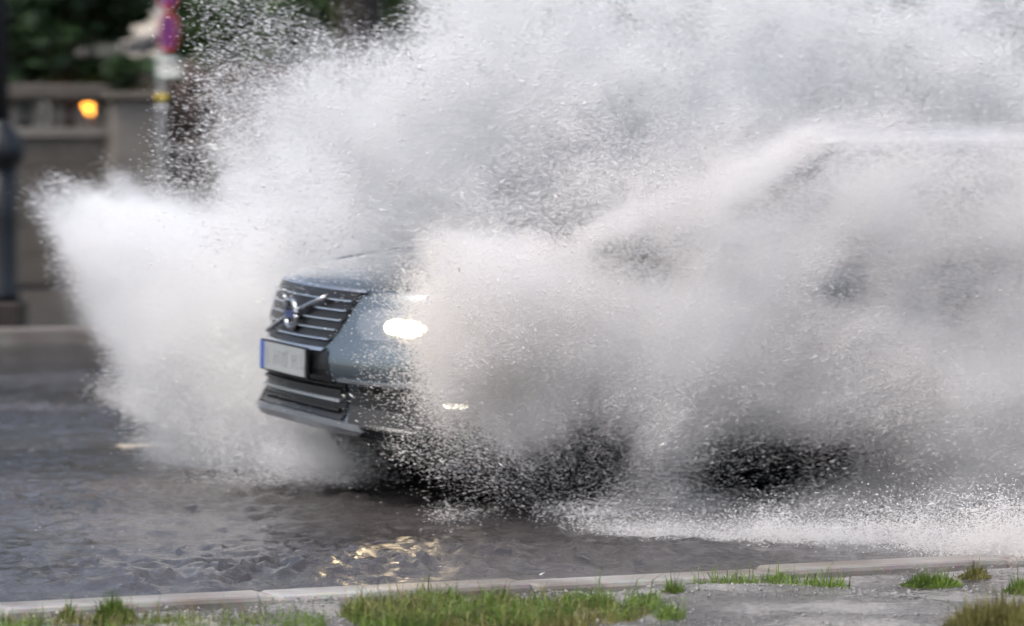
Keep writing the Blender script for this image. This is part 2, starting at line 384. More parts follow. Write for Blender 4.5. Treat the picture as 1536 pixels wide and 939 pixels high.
# dark cast-iron lamp post at the left edge, standing on the far pavement edge
LN = FN + .6; ls = sat(-2, LN); lp = rc(ls, LN, .1); pp = F/lp.y
lr = empty('lamp_post', lp); tag(lr, 'thick dark cast-iron lamp post with a square base at the left edge', 'lamp post')
def zz(py): return zat(py, 0, LN) - .1
bm = bmesh.new(); q = .205
box(bm, -q, q, -q, q, 0, zz(452)); bevel(bobj('plinth', bm, M['box'], lr), .02)
bm = bmesh.new(); lathe(bm, [(.16, zz(451.8)), (.17, zz(440)), (.145, zz(430)), (.145, zz(330)), (.15, zz(250))], 24); bobj('base', bm, M['iron'], lr, True)
bm = bmesh.new(); lathe(bm, [(.15, zz(249.5)), (.20, zz(240)), (.215, zz(222)), (.18, zz(205)), (.11, zz(190)), (.10, zz(180))], 24); bobj('collar', bm, M['iron'], lr, True)
bm = bmesh.new(); lathe(bm, [(.09, zz(179.8)), (.07, zz(-100)), (.05, 6)], 20); bobj('shaft', bm, M['iron'], lr, True)
bm = bmesh.new(); lathe(bm, [(.10, 6.001), (.24, 6.4), (.26, 6.6), (.05, 6.9)], 20); bobj('lamp_head', bm, M['white'], lr, True)

# ---------------------------------------------------------------- trees
def leafmesh(centres, radii, n, size, flat=.8):
    C_ = np.array(centres); Rr = np.array(radii)
    p = Rr**2; p = p/p.sum(); idx = rng.choice(len(C_), n, p=p)
    d = rng.normal(size=(n, 3)); d /= np.linalg.norm(d, axis=1)[:, None]
    rr = rng.random(n)**.45
    P = C_[idx] + d*(rr*Rr[idx])[:, None]*np.array([1, 1, flat])
    a = rng.normal(size=(n, 3)); a /= np.linalg.norm(a, axis=1)[:, None]
    b = np.cross(a, rng.normal(size=(n, 3))); b /= np.linalg.norm(b, axis=1)[:, None]
    sz = size*rng.uniform(.6, 1.4, n)[:, None]
    V = np.stack([P - a*sz, P + b*sz*.45, P + a*sz, P - b*sz*.45], 1).reshape(-1, 3)
    return V, n
def quadmesh(name, V, n, m, parent=None):
    me = bpy.data.meshes.new(name); me.vertices.add(4*n); me.vertices.foreach_set('co', V.astype(np.float32).ravel())
    me.loops.add(4*n); me.loops.foreach_set('vertex_index', np.arange(4*n, dtype=np.int32))
    me.polygons.add(n); me.polygons.foreach_set('loop_start', np.arange(0, 4*n, 4, dtype=np.int32)); me.update()
    me.materials.append(m); o = bpy.data.objects.new(name, me); COL.objects.link(o); o.parent = parent; return o
def tree(px, n, h, crown_r, m, label, nm='broadleaf_tree', trunk_r=.2, leaves=14000, crown_z=None, seed=1, size=.10):
    random.seed(seed)
    base = rc(sat(px, n), n, -.02); r = empty(nm, base); tag(r, label, 'tree', 'trees behind the wall')
    cz = crown_z or h*.62
    bm = bmesh.new(); tube(bm, [(0, 0, 0), (.06, .02, cz*.5), (-.05, .05, cz), (.1, 0, h*.9)], [trunk_r*1.25, trunk_r, trunk_r*.7, trunk_r*.15], 12)
    cs, rs = [], []
    for k in range(16):
        a = random.uniform(0, 6.28); e = random.uniform(-.5, 1)
        q = Vector((math.cos(a)*crown_r*random.uniform(.35, .9), math.sin(a)*crown_r*random.uniform(.35, .9), cz + e*(h-cz)*.8))
        cs.append(tuple(q)); rs.append(crown_r*random.uniform(.25, .45))
        tube(bm, [(0, 0, cz*random.uniform(.5, .95)), tuple(q*.55 + Vector((0, 0, cz*.4))), tuple(q)], [trunk_r*.4, trunk_r*.22, .015], 6)
    bobj('trunk', bm, M['bark'], r, True)
    V, k = leafmesh(cs, rs, leaves, size); quadmesh('crown', V, k, m, r)
tree(-60, 30, 6.6, 1.75, M['leaf'], 'dense dark green tree over the balustrade at the far left', seed=2, leaves=22000, crown_z=4.0)
tree(95, 29.5, 4.6, .8, M['leaf'], 'dark leafy tree between the lamp post and the cream house', seed=5, crown_z=2.9, leaves=14000)
tree(-250, 31, 6.5, 3.2, M['leaf'], 'tall dark tree beyond the lamp post, outside the left edge', seed=9, crown_z=3.6)
tree(365, 30, 6.0, 1.7, M['leaf2'], 'mid green bushy tree right of the signs', seed=11, crown_z=3.6, leaves=15000)
tree(440, 31, 7.5, 2.0, M['leaf3'], 'yellow-green tree left of the dark trunk', seed=13, crown_z=4.5, leaves=12000)
tree(532, 28.2, 9.5, 2.6, M['leaf2'], 'tree with a thick near-black trunk showing above the spray', seed=17, trunk_r=.26, crown_z=6.2, leaves=12000)
tree(640, 33, 7.5, 2.0, M['leaf3'], 'pale green tree right of the thick dark trunk', seed=19, crown_z=4.0)
tree(930, 34, 9, 2.6, M['leaf2'], 'green tree faint behind the upper middle of the spray', seed=23)
tree(1350, 35, 9, 2.8, M['leaf2'], 'green tree faint behind the spray at the upper right', seed=29)

# clipped reddish hedge right of the pier
hb_ = empty('hedge', rc(sat(330, WN+1), WN+1, .1)); tag(hb_, 'dark brownish hedge above the garden wall right of the sign post', 'hedge')
cs = [(rc(sat(x, WN+1), WN+1) - rc(sat(330, WN+1), WN+1)) for x in range(262, 560, 14)]
cs2 = [(v.x + random.uniform(-.2, .2), v.y, zq) for v in cs for zq in (.8, 1.35, 1.9)]
V, k = leafmesh(cs2, [.55]*len(cs2), 26000, .07); quadmesh('foliage', V, k, M['leafr'], hb_)
bm = bmesh.new()
for v in cs: tube(bm, [(v.x, v.y, -.1), (v.x+.05, v.y, 1.0), (v.x-.06, v.y, 1.9)], [.03, .022, .008], 6)
bobj('stems', bm, M['bark'], hb_)
# ivy hanging over the pier
def bush(px, py, n, r0, m, label, count=3000, size=.06):
    p = rc(sat(px, n), n, zat(py, px, n)); r = empty('shrub', (p.x, p.y, .1)); tag(r, label, 'shrub')
    zz_ = p.z - .1
    cs = [(random.uniform(-1, 1)*r0, random.uniform(-.4, .4)*r0, zz_ + random.uniform(-.5, .5)*r0) for _ in range(9)]
    V, k = leafmesh(cs, [r0*.5]*9, count, size); quadmesh('foliage', V, k, m, r)
    bm = bmesh.new()
    for q in cs: tube(bm, [(0, 0, 0), (q[0]*.5, q[1]*.5, q[2]*.6), q], [.035, .02, .006], 6)
    bobj('stems', bm, M['bark'], r)
bush(205, 118, WN+1.3, .34, M['leaf'], 'dark green shrub leaning over the pale pier behind the signs', 4200)
bush(372, 45, WN+2.4, .72, M['leaf2'], 'large mid green shrub filling the top of the photo right of the signs', 9000, .08)
bush(425, 35, WN+2.6, .85, M['leaf3'], 'yellow-green shrub left of the thick dark trunk', 7000, .08)
bush(625, 30, WN+2.8, .75, M['leaf3'], 'pale green shrub just right of the thick dark trunk', 5000, .08)
bush(262, 130, WN+1.2, .35, M['leaf'], 'small dark shrub just right of the white sign plate', 2600)

# ---------------------------------------------------------------- houses
def house(name, s0, s1, n0, depth, h, m, label, cols, rows, wh=1.5, ww=1.0, roof=1.6, z0=1.2, gable=False):
    r = empty(name, rc((s0+s1)/2, n0)); tag(r, label, 'building'); of = -rc((s0+s1)/2, n0)
    def part(nm, m_, bxs, parent=r, bev=.01):
        bm = bmesh.new()
        for b in bxs: box(bm, *b, f_)
        for v in bm.verts: v.co += of
        return bobj(nm, bm, m_, parent)
    part('wall', m, [(s0, s1, n0, n0+depth, 0, h)])
    part('cornice', M['trim'], [(s0-.25, s1+.25, n0-.25, n0-.002, h-.25, h)])
    bm = bmesh.new()
    vs_ = [bm.verts.new(rc(*v) + of) for v in ((s0-.3, n0-.3, h+.002), (s1+.3, n0-.3, h+.002), (s1+.3, n0+depth+.3, h+.002), (s0-.3, n0+depth+.3, h+.002), (s0+1.5, n0+depth/2, h+roof), (s1-1.5, n0+depth/2, h+roof))]
    for q in ((0,1,5,4),(1,2,5),(2,3,4,5),(3,0,4),(3,2,1,0)): bm.faces.new([vs_[i] for i in q])
    bobj('roof', bm, M['roof'], r)
    stp = (s1-s0)/cols
    for i in range(cols):
        for j in range(rows):
            cs_ = s0 + stp*(i+.5); zc = z0 + j*3.1
            if zc + wh > h - .4: continue
            fr = part('window', M['trim'], [(cs_-ww/2-.1, cs_-ww/2, n0-.06, n0-.003, zc-.1, zc+wh+.1), (cs_+ww/2, cs_+ww/2+.1, n0-.06, n0-.003, zc-.1, zc+wh+.1),
                 (cs_-ww/2, cs_+ww/2, n0-.06, n0-.003, zc+wh, zc+wh+.1), (cs_-ww/2-.12, cs_+ww/2+.12, n0-.12, n0-.061, zc-.1, zc), (cs_-.03, cs_+.03, n0-.05, n0-.003, zc, zc+wh)])
            part('pane', M['pane'], [(cs_-ww/2, cs_+ww/2, n0-.02, n0-.004, zc, zc+wh)], fr)
house('cream_house', sat(240, 40), sat(400, 40), 40, 1.5, 7.5, M['plaster'], 'cream plastered house with dark slanting stair roof behind the round signs', 1, 2, z0=1.9, ww=.9)
# slanting dark stair roof beside that house
n_ = 39.6; r = empty('stair_canopy', rc(sat(215, n_), n_)); tag(r, 'dark slanting canopy in front of the cream house', 'canopy')
a_, b_ = rc(sat(186, n_), n_, zat(82, 186, n_)) - r.location, rc(sat(300, n_), n_, zat(50, 300, n_)) - r.location
bm = bmesh.new()
for k in range(2):
    off_ = Vector((DY*-1.0*k*0 + (-(-DY))*0, 0, 0))
nv = Vector((DY, -DX, 0))*.9
vv = [a_, b_, b_+nv, a_+nv]
vt = [bm.verts.new(v) for v in vv] + [bm.verts.new(v + Vector((0, 0, .16))) for v in vv]
for q in ((0,3,2,1),(4,5,6,7),(0,1,5,4),(1,2,6,5),(2,3,7,6),(3,0,4,7)): bm.faces.new([vt[i] for i in q])
bobj('canopy_roof', bm, M['roof'], r)
bm = bmesh.new()
for v in (a_+nv*.95, b_+nv*.95): tube(bm, [(v.x, v.y, -r.location.z), (v.x, v.y, v.z)], .05, 8)
bobj('canopy_posts', bm, M['iron'], r)
house('grey_townhouse', sat(560, 44), sat(560, 44)+34, 44, 10, 7.6, M['plaster2'], 'long grey town house hidden behind the tall spray', 11, 3, z0=1.4)
house('dark_townhouse', sat(-900, 47), sat(120, 47), 47, 10, 7.2, M['stone'], 'stone town house behind the dark trees at the far left', 9, 3, z0=1.4)

# ------------------------------------------------------------------ grass
def blades(name, pts, m, h=(.05, .13), wd=.0017, lean=.6, seed=0, dome=None):
    g = np.random.default_rng(seed); P = np.repeat(np.array(pts), 3, 0); P[:, :2] += g.normal(0, .008, (len(P), 2)); n = len(P)
    hh = (g.uniform(*h, n)*np.exp(g.normal(-.5, .4, n)))[:, None]; az = g.uniform(0, 6.283, n); ln = g.normal(0, lean, n)[:, None]
    d = np.stack([np.cos(az), np.sin(az), np.zeros(n)], 1)
    if dome is not None:
        rr = np.hypot(P[:, 0], P[:, 1])/dome; hh *= np.clip(1.15 - .75*rr**2, .25, 1.2)[:, None]
        o_ = P*np.array([1, 1, 0]); o_ /= np.linalg.norm(o_, axis=1)[:, None]+1e-5; d = o_*.8 + d*.5; ln = np.abs(ln)*np.clip(rr, .2, 1.2)[:, None]*1.3
    sd_ = g.normal(size=(n, 3))*np.array([1, 1, 0]); sd_ /= np.linalg.norm(sd_, axis=1)[:, None]; sd_ *= wd*g.uniform(.6, 1.5, n)[:, None]
    up = np.array([0, 0, 1.])
    p1 = P + up*hh*.6 + d*ln*hh*.25; p2 = P + up*hh*(1-.35*np.clip(np.abs(ln), 0, 1.5)) + d*ln*hh*.9
    V = np.stack([P-sd_, P+sd_, p1+sd_*.8, p1-sd_*.8, p1-sd_*.8, p1+sd_*.8, p2+sd_*.15, p2-sd_*.15], 1).reshape(-1, 3)
    return quadmesh(name, V, 2*n, m)
def vpt(px, py, z=.01):                              # point on the ground seen at this spot
    D = (H-z)*F/(py-HY); return np.array([(px-CX)/F*D, D, z])
def patch_pts(cx, cy, rx, ry, n, g):
    out = []
    for _ in range(n):
        a = g.uniform(0, 6.283); r_ = math.sqrt(g.uniform(0, 1)); out.append(vpt(cx + rx*r_*math.cos(a), cy + ry*r_*math.sin(a)))
    return out
g = np.random.default_rng(5)
pts = []
for cx, cy, rx, ry, n in ((600, 938, 75, 17, 1700), (690, 932, 60, 14, 1300), (655, 915, 40, 9, 700), (545, 930, 28, 12, 500), (815, 930, 45, 13, 900), (760, 938, 60, 12, 900), (880, 918, 38, 10, 900), (930, 930, 30, 10, 260), (745, 915, 30, 7, 300),
                          (330, 950, 80, 10, 200), (968, 915, 22, 8, 300), (1005, 932, 22, 6, 150), (25, 950, 50, 9, 160), (430, 944, 60, 9, 260), (245, 948, 40, 6, 120), (1215, 884, 60, 4, 200), (1110, 880, 70, 4, 110), (1170, 876, 25, 3, 60)):
    pts += patch_pts(cx, cy, rx, ry, n, g)
tag(blades('grass', pts, M['grass'], seed=1, h=(.025, .085), lean=.9), 'short green grass along the near edge of the road', 'grass', kind='stuff')
pts = patch_pts(590, 932, 70, 16, 1500, g) + patch_pts(740, 932, 230, 20, 1900, g) + patch_pts(200, 945, 200, 12, 400, g)
tag(blades('dry_grass', pts, M['grassy'], seed=2, h=(.03, .09)), 'yellowed grass mixed in at the road edge', 'grass', kind='stuff')
def tuft(cx, cy, rx, ry, n, label, m=M['grass'], h=(.05, .15), seed=3):
    P = patch_pts(cx, cy, rx, ry, n, g); c0 = vpt(cx, cy, 0)
    o = blades('grass_tuft', [p - c0 for p in P], m, seed=seed, h=h, dome=rx/F*c0[1]); o.location = c0; tag(o, label, 'grass tuft', 'grass tufts at the kerb')
tuft(168, 940, 30, 9, 1500, 'bright green dome of grass at the bottom left, the largest tuft on that side', h=(.05, .11))
tuft(100, 934, 15, 6, 350, 'small thin tuft left of the bright green dome', seed=4, h=(.03, .07))
tuft(1010, 907, 22, 6, 800, 'rounded green tuft by the kerb right of the long grass strip', seed=5, h=(.04, .09))
tuft(1465, 868, 24, 4, 500, 'small olive tuft on the kerb line at the right', seed=6, h=(.03, .06), m=M['grassy'])
tuft(1400, 880, 45, 5, 900, 'low wide tuft just below the olive one at the right', seed=7, h=(.02, .05))
tuft(1505, 945, 85, 12, 1900, 'big yellow-green tuft cut off by the lower right corner', seed=8, h=(.05, .12), m=M['grassy'])
tuft(1530, 890, 20, 5, 400, 'tuft at the right edge above the corner clump', seed=9, h=(.03, .07))

# ------------------------------------------------------------------ the car
def paint():
    q = NT('car_paint'); tc = q.n('ShaderNodeTexCoord'); nz = q.noise(400, 2, .5, tc.outputs['Object'])
    rp = q.ramp(nz.outputs['Fac'], [(.3, (.085, .115, .135)), (.7, (.125, .16, .185))]); q.l(rp.outputs[0], q.b.inputs['Base Color'])
    q.b.inputs['Metallic'].default_value = .75; q.b.inputs['Roughness'].default_value = .22; q.b.inputs['Coat Weight'].default_value = 1; q.b.inputs['Coat Roughness'].default_value = .04
    n2 = q.noise(70, 3, .6, tc.outputs['Object']); bb = q.bump(n2.outputs['Fac'], .12, .004); q.l(bb.outputs[0], q.b.inputs['Normal'])
    return q.m
CM = dict(paint=paint(), glass=mat('tinted_glass', (.02, .028, .03), .05, vary=.2, coat=1), black=mat('black_plastic', (.005, .0055, .0065), .38, vary=.2, scale=20),
          chrome=mat('chrome', (.5, .52, .55), .22, metal=1, vary=.05), silver=mat('silver_trim', (.35, .38, .41), .3, metal=.7, vary=.1),
          tyre=mat('tyre_rubber', (.02, .02, .02), .6, vary=.2, scale=30), rim=mat('alloy', (.10, .105, .11), .35, metal=.8, vary=.1),
          lit=mat('headlamp_lit', (1, .93, .78), .2, emit=34, ecol=(1, .76, .42)), lens=mat('lamp_reflector', (.25, .27, .29), .12, metal=.8, vary=.1),
          fog=mat('fog_lamp_lit', (1, .95, .8), .2, emit=5, ecol=(1, .93, .7)),
          plate=mat('plate_white', (.36, .385, .39), .4, vary=.06), pblue=mat('plate_blue', (.03, .09, .42), .4, vary=.05), print=mat('plate_print', (.30, .31, .32), .5), badge=mat('badge_blue', (.05, .07, .18), .3),
          redl=mat('tail_lamp_red', (.35, .01, .01), .2, vary=.1))
OUT = [(0, 0), (-.012, .2), (-.055, .42), (-.14, .62), (-.27, .77), (-.48, .87), (-.8, .925), (-1.4, .945), (-2.2, .95), (-3.2, .945), (-3.9, .92), (-4.3, .84), (-4.52, .65), (-4.61, .35), (-4.63, 0)]
def cr(P, t):
    n = len(P)-1; x = min(max(t, 0), .99999)*n; i = int(x); f = x - i
    g_ = lambda k: P[k] if 0 <= k <= n else ((P[1][0], -P[1][1]) if k < 0 else (P[n-1][0], -P[n-1][1]))
    p0, p1, p2, p3 = g_(i-1), g_(i), g_(i+1), g_(i+2)
    return tuple(.5*((2*b) + (-a+c_)*f + (2*a-5*b+4*c_-d)*f*f + (-a+3*b-3*c_+d)*f**3) for a, b, c_, d in zip(p0, p1, p2, p3))
NO = 56
half = [cr(OUT, k/NO) for k in range(NO+1)]
loop = half + [(x, -y) for x, y in half[-2:0:-1]]
CARX = 2.3                                          # root sits under the middle of the car
#        fo    bo   si    zfront zside
RINGS = [(.16, .2, .16, .375, .30), (.05, .05, .05, .372, .29), (.012, 0, .02, .395, .30), (.0, 0, .01, .43, .34), (.035, .02, .012, .455, .40), (.05, .03, .008, .56, .50),
         (.012, .02, .0, .59, .56), (.0, 0, .0, .64, .62), (.012, .0, .0, .705, .70), (.045, .02, .004, .78, .78), (.07, .05, .012, .88, .88), (.10, .08, .03, .965, .96),
         (.125, .1, .05, .995, 1.01), (.18, .12, .085, 1.02, 1.055), (.30, .2, .13, 1.05, 1.09), (.52, .3, .22, 1.09, 1.115), (.85, .5, .40, 1.128, 1.135), (1.2, .8, .55, 1.148, 1.145), (1.7, 1.3, .75, 1.15, 1.15)]
L = 4.63
def zw(y, z, k=1.0): return z - .07*k*min(1, (abs(y)/.86)**2)*min(1, max(0, (.62-z)/.2))
vs, fs = [], []
nl = len(loop)
for fo, bo, si, zf, zs in RINGS:
    for x, y in loop:
        a = -x; t = min(1, a/1.3); t = t*t*(3-2*t)
        xx = -fo - a*(L-fo-bo)/L; yy = y*(.95-si)/.95
        cs_ = 1 - .0*abs(y)
        vs.append((xx + CARX, yy, zw(yy, zf + (zs-zf)*t, 1-t)))
for k in range(len(RINGS)-1):
    for i in range(nl):
        j = (i+1) % nl; fs.append((k*nl+i, k*nl+j, (k+1)*nl+j, (k+1)*nl+i))
fs.append(tuple(range(nl-1, -1, -1))); fs.append(tuple((len(RINGS)-1)*nl+i for i in range(nl)))
underb = [(x*.78 + CARX - .62, y*.93) for x, y in loop]
nose = at(424, 205, 18.72); D0c = 18.72
car = empty('suv_car', (nose.x + DX*CARX, nose.y + DY*CARX, 0), R(180) + YAW)
car.rotation_euler = (R(-2.2), 0, R(180) + YAW); car.location.z = .012
tag(car, 'blue-grey SUV with lit headlight ploughing through deep water, spray over its whole side', 'car')
body = mobj('body', vs, fs, CM['paint'], car, True)
bm = bmesh.new(); bm.from_mesh(body.data); bmesh.ops.recalc_face_normals(bm, faces=bm.faces); bm.to_mesh(body.data); bm.free(); body.data.shade_smooth()
subd(body, 1)
nu = len(underb); mobj('underbody', [(x, y, .185) for x, y in underb] + [(x, y, .375) for x, y in underb],
    [tuple(range(nu-1, -1, -1)), tuple(range(nu, 2*nu))] + [(i, (i+1) % nu, nu+(i+1) % nu, nu+i) for i in range(nu)], CM['black'], car)
_ys = np.array([y for x, y in half[:28]]); _as = np.array([-x for x, y in half[:28]])
def noseX(y, z):
    zf = np.array([r_[3] for r_ in RINGS[1:]]); fo = np.array([r_[0] for r_ in RINGS[1:]])
    a = np.interp(abs(y), _ys, _as); f0 = np.interp(z, zf, fo)
    t = min(1, a/1.3); 
    return CARX - f0 - a*(L-f0)/L
def patch(name, rows, m, e=.006, th=.03, ncol=24, parent=car, smooth=True):
    """slab hugging the nose: rows = (z, y0, y1) bottom to top"""
    vs, fs = [], []; nr = len(rows)
    for d in (e, e-th):
        for z, y0, y1 in rows:
            for i in range(ncol+1):
                y = y0 + (y1-y0)*i/ncol; x0 = noseX(y, z)
                sl = (noseX(y+.01, z)-noseX(y-.01, z))/.02; nrm = Vector((1, -sl, 0)).normalized()
                vs.append((x0 + nrm.x*d, y + nrm.y*d, zw(y, z)))
    w_ = ncol+1; q = nr*w_
    for r_ in range(nr-1):
        for i in range(ncol):
            a = r_*w_+i; fs.append((a, a+1, a+w_+1, a+w_)); fs.append((q+a, q+a+w_, q+a+w_+1, q+a+1))
    for i in range(ncol):
        fs.append((i, q+i, q+i+1, i+1)); a = (nr-1)*w_+i; fs.append((a, a+1, q+a+1, q+a))
    for r_ in range(nr-1):
        a = r_*w_; fs.append((a, a+w_, q+a+w_, q+a)); a = r_*w_+ncol; fs.append((a, q+a, q+a+w_, a+w_))
    o = mobj(name, vs, fs, m, parent)
    bm = bmesh.new(); bm.from_mesh(o.data); bmesh.ops.recalc_face_normals(bm, faces=bm.faces); bm.to_mesh(o.data); bm.free()
    return o
def gw(z):                                          # grille half-width at height z
    t = (z-.725)/(.975-.725); return .30 + .16*min(1, max(0, t))**.5
rows = [(z, -gw(z), gw(z)) for z in np.linspace(.728, .975, 12)]
grille = patch('grille', rows, CM['black'], .004, .03)
rim_rows = [(.705, -.29, .29), (.716, -.32, .32), (.727, -.30, .30)]
patch('grille_frame', [(z, -gw(z)-.03, gw(z)+.03) for z in np.linspace(.712, .727, 3)], CM['chrome'], .012, .02)
patch('grille_frame', [(z, -gw(.97)-.03, gw(.97)+.03) for z in np.linspace(.976, .988, 3)], CM['chrome'], .01, .02)
for k in range(5):
    z = .765 + k*.043
    patch('grille_slat', [(z-.0035, -gw(z)+.01, gw(z)-.01), (z+.0035, -gw(z)+.01, gw(z)-.01)], CM['chrome'], .022, .016, parent=grille)
# diagonal bar and round badge
def skin(y, z, e): return Vector((noseX(y, z)+e, y, z))
bm = bmesh.new()
a_, b_ = skin(-.27, .755, .03), skin(.27, .945, .03)
pts_ = [skin(-.27+.54*t, .755+.19*t, .034) for t in np.linspace(0, 1, 9)]
tube(bm, pts_, .011, 8); bobj('diagonal_bar', bm, CM['chrome'], grille, True)
bdg = Vector((noseX(0, .85)+.035, 0, .85))
bm = bmesh.new(); seg = 32
for k in range(seg):
    pass
ringp = [bdg + Vector((0, .062*math.cos(2*math.pi*k/seg), .062*math.sin(2*math.pi*k/seg))) for k in range(seg+1)]
tube(bm, ringp, .013, 8); 
tube(bm, [bdg + Vector((0, .05, .055)), bdg + Vector((0, -.0, .0))], [.001, .001], 6)
# arrow up to the car's left-hand corner of the badge
tube(bm, [bdg + Vector((.004, -.045, .048)), bdg + Vector((.004, -.088, .094))], .009, 6)
tube(bm, [bdg + Vector((.004, -.055, .098)), bdg + Vector((.004, -.092, .098)), bdg + Vector((.004, -.092, .060))], .009, 6)
badge = bobj('badge', bm, CM['chrome'], grille, True)
bm = bmesh.new(); box(bm, bdg.x-.004, bdg.x+.012, -.05, .05, .835, .865); bobj('badge_bar', bm, CM['badge'], badge)
# lower intake, lip, dark lower bumper
patch('plate_recess', [(z, -.40+.25*(z-.58), .40-.25*(z-.58)) for z in np.linspace(.577, .715, 6)], CM['black'], .003, .03)
intake = patch('lower_intake', [(z, -.47, .47) for z in np.linspace(.44, .575, 6)], CM['black'], .012, .05)
for k in range(3):
    z = .475 + k*.036
    patch('intake_slat', [(z-.006, -.44, .44), (z+.006, -.44, .44)], CM['silver'] if k == 1 else CM['black'], .028, .02, parent=intake)
patch('skid_lip', [(.372, -.40, .40), (.385, -.55, .55), (.41, -.60, .60), (.434, -.58, .58)], CM['silver'], .022, .05)
for sg in (1, -1):
    q = lambda a, b: (min(a*sg, b*sg), max(a*sg, b*sg))
    patch('lower_bumper', [(.385, *q(.56, .885)), (.43, *q(.52, .888)), (.50, *q(.49, .888)), (.55, *q(.50, .885)), (.575, *q(.54, .85)), (.585, *q(.62, .80))], CM['black'], .010, .03)
    patch('bumper_trim', [(.436, *q(.60, .865)), (.446, *q(.60, .865))], CM['black'], .02, .02)
    fl = patch('fog_lamp', [(.528, *q(.83, .862)), (.536, *q(.825, .866)), (.543, *q(.83, .862))], CM['fog'], .018, .02, 8)
    hl = patch('headlight', [(.775, *q(.56, .80)), (.81, *q(.51, .86)), (.85, *q(.49, .87)), (.885, *q(.50, .865)), (.91, *q(.54, .80))], CM['lens'], .006, .03)
    for yc, zc_, rl in ((.685, .842, .040), (.735, .836, .046)):
        patch('lamp_lens', [(zc_+rl*math.sin(t_)*.8, yc*sg-rl*abs(math.cos(t_)), yc*sg+rl*abs(math.cos(t_))) for t_ in np.linspace(-1.5, 1.5, 9)], CM['lit'], .016, .012, 8, parent=hl)
    patch('bumper_highlight', [(z, *q(.44, .84)) for z in (.588, .60)], CM['silver'], .008, .02, parent=None or car)  # silver strip: highlight along the body-coloured crease, put into the colour
# number plate
px0 = noseX(.0, .64) + .006
plate_z0, plate_z1 = .590, .712
bm = bmesh.new(); box(bm, px0-.012, px0+.004, -.275, .275, plate_z0-.008, plate_z1+.008); pf = bevel(bobj('number_plate', bm, CM['black'], car), .004)
bm = bmesh.new(); box(bm, px0+.0045, px0+.009, -.215, .262, plate_z0, plate_z1); bobj('plate_face', bm, CM['plate'], pf)
bm = bmesh.new(); box(bm, px0+.0045, px0+.009, -.262, -.217, plate_z0, plate_z1); bobj('plate_band', bm, CM['pblue'], pf)
y = -.18; random.seed(8)
while y < .23:
    wd = random.choice((.034, .028, .04)); za, zb_ = plate_z0+random.uniform(.024, .034), plate_z1-random.uniform(.022, .034)
    bm = bmesh.new(); box(bm, px0+.0095, px0+.011, y, y+.011, za, zb_); box(bm, px0+.0095, px0+.011, y+.009, y+wd, *((lambda q_: (q_, q_+.012))(random.choice((za, zb_-.012, (za+zb_)/2)))))
    bobj('plate_character', bm, CM['print'], pf); y += wd + random.choice((.014, .02, .05))
# hood creases
for sg in (1, -1):
    bm = bmesh.new()
    P = [(-.22, .46, 1.000), (-.5, .50, 1.054), (-.9, .56, 1.097), (-1.25, .60, 1.115)]
    tube(bm, [(x+CARX, y*sg, z) for x, y, z in P], [.006, .018, .022, .012], 12); bobj('hood_crease', bm, CM['paint'], car, True)
# cabin: rings of (x front, x rear, half width, z)
CAB = [(-1.30, -4.40, .80, 1.135), (-1.55, -4.34, .775, 1.26), (-1.90, -4.25, .72, 1.42), (-2.22, -4.14, .655, 1.56), (-2.42, -4.05, .60, 1.615), (-2.62, -3.95, .54, 1.645)]
def cabring(xf, xr, hw, z, n=40):
    out = []; cx = (xf+xr)/2; hx = (xf-xr)/2
    for k in range(n):
        a = 2*math.pi*k/n; c_, s_ = math.cos(a), math.sin(a); p = 2/7.
        x = cx + hx*math.copysign(abs(c_)**p, c_); y = hw*math.copysign(abs(s_)**p, s_)
        x -= .10*(y/hw)**2*(1 if c_ > 0 else -.5)*(abs(c_)**.5)
        out.append((x + CARX, y, z + .0))
    return out
nC = 40; rings = [cabring(*r_) for r_ in CAB]
groups = {'windscreen': [], 'side_window': [], 'rear_window': [], 'cabin_frame': []}
for k in range(len(CAB)-1):
    for i in range(nC):
        a = (i+.5)*360/nC; j = (i+1) % nC
        q = [rings[k][i], rings[k][j], rings[k+1][j], rings[k+1][i]]
        if k >= 3: key = 'cabin_frame'
        elif a < 45-8 or a > 315+8: key = 'windscreen'
        elif 135+8 < a < 225-8: key = 'rear_window'
        elif 45+5 < a < 135-5 or 225+5 < a < 315-5: key = 'side_window'
        else: key = 'cabin_frame'
        groups[key].append((q, a))
def fmesh(name, quads, m, extra=None):
    idx, vs, fs = {}, [], []
    for q in quads:
        f = []
        for v in q:
            kk = tuple(round(c_, 5) for c_ in v)
            if kk not in idx: idx[kk] = len(vs); vs.append(v)
            f.append(idx[kk])
        fs.append(tuple(f))
    if extra:
        f = []
        for v in extra:
            kk = tuple(round(c_, 5) for c_ in v)
            if kk not in idx: idx[kk] = len(vs); vs.append(v)
            f.append(idx[kk])
        fs.append(tuple(f))
    return mobj(name, vs, fs, m, car, True)
fmesh('windscreen', [q for q, a in groups['windscreen']], CM['glass'])
fmesh('rear_window', [q for q, a in groups['rear_window']], CM['glass'])
fmesh('side_window', [q for q, a in groups['side_window'] if a < 180], CM['glass'])
fmesh('side_window', [q for q, a in groups['side_window'] if a > 180], CM['glass'])
fmesh('roof', [q for q, a in groups['cabin_frame']], CM['paint'], rings[-1])
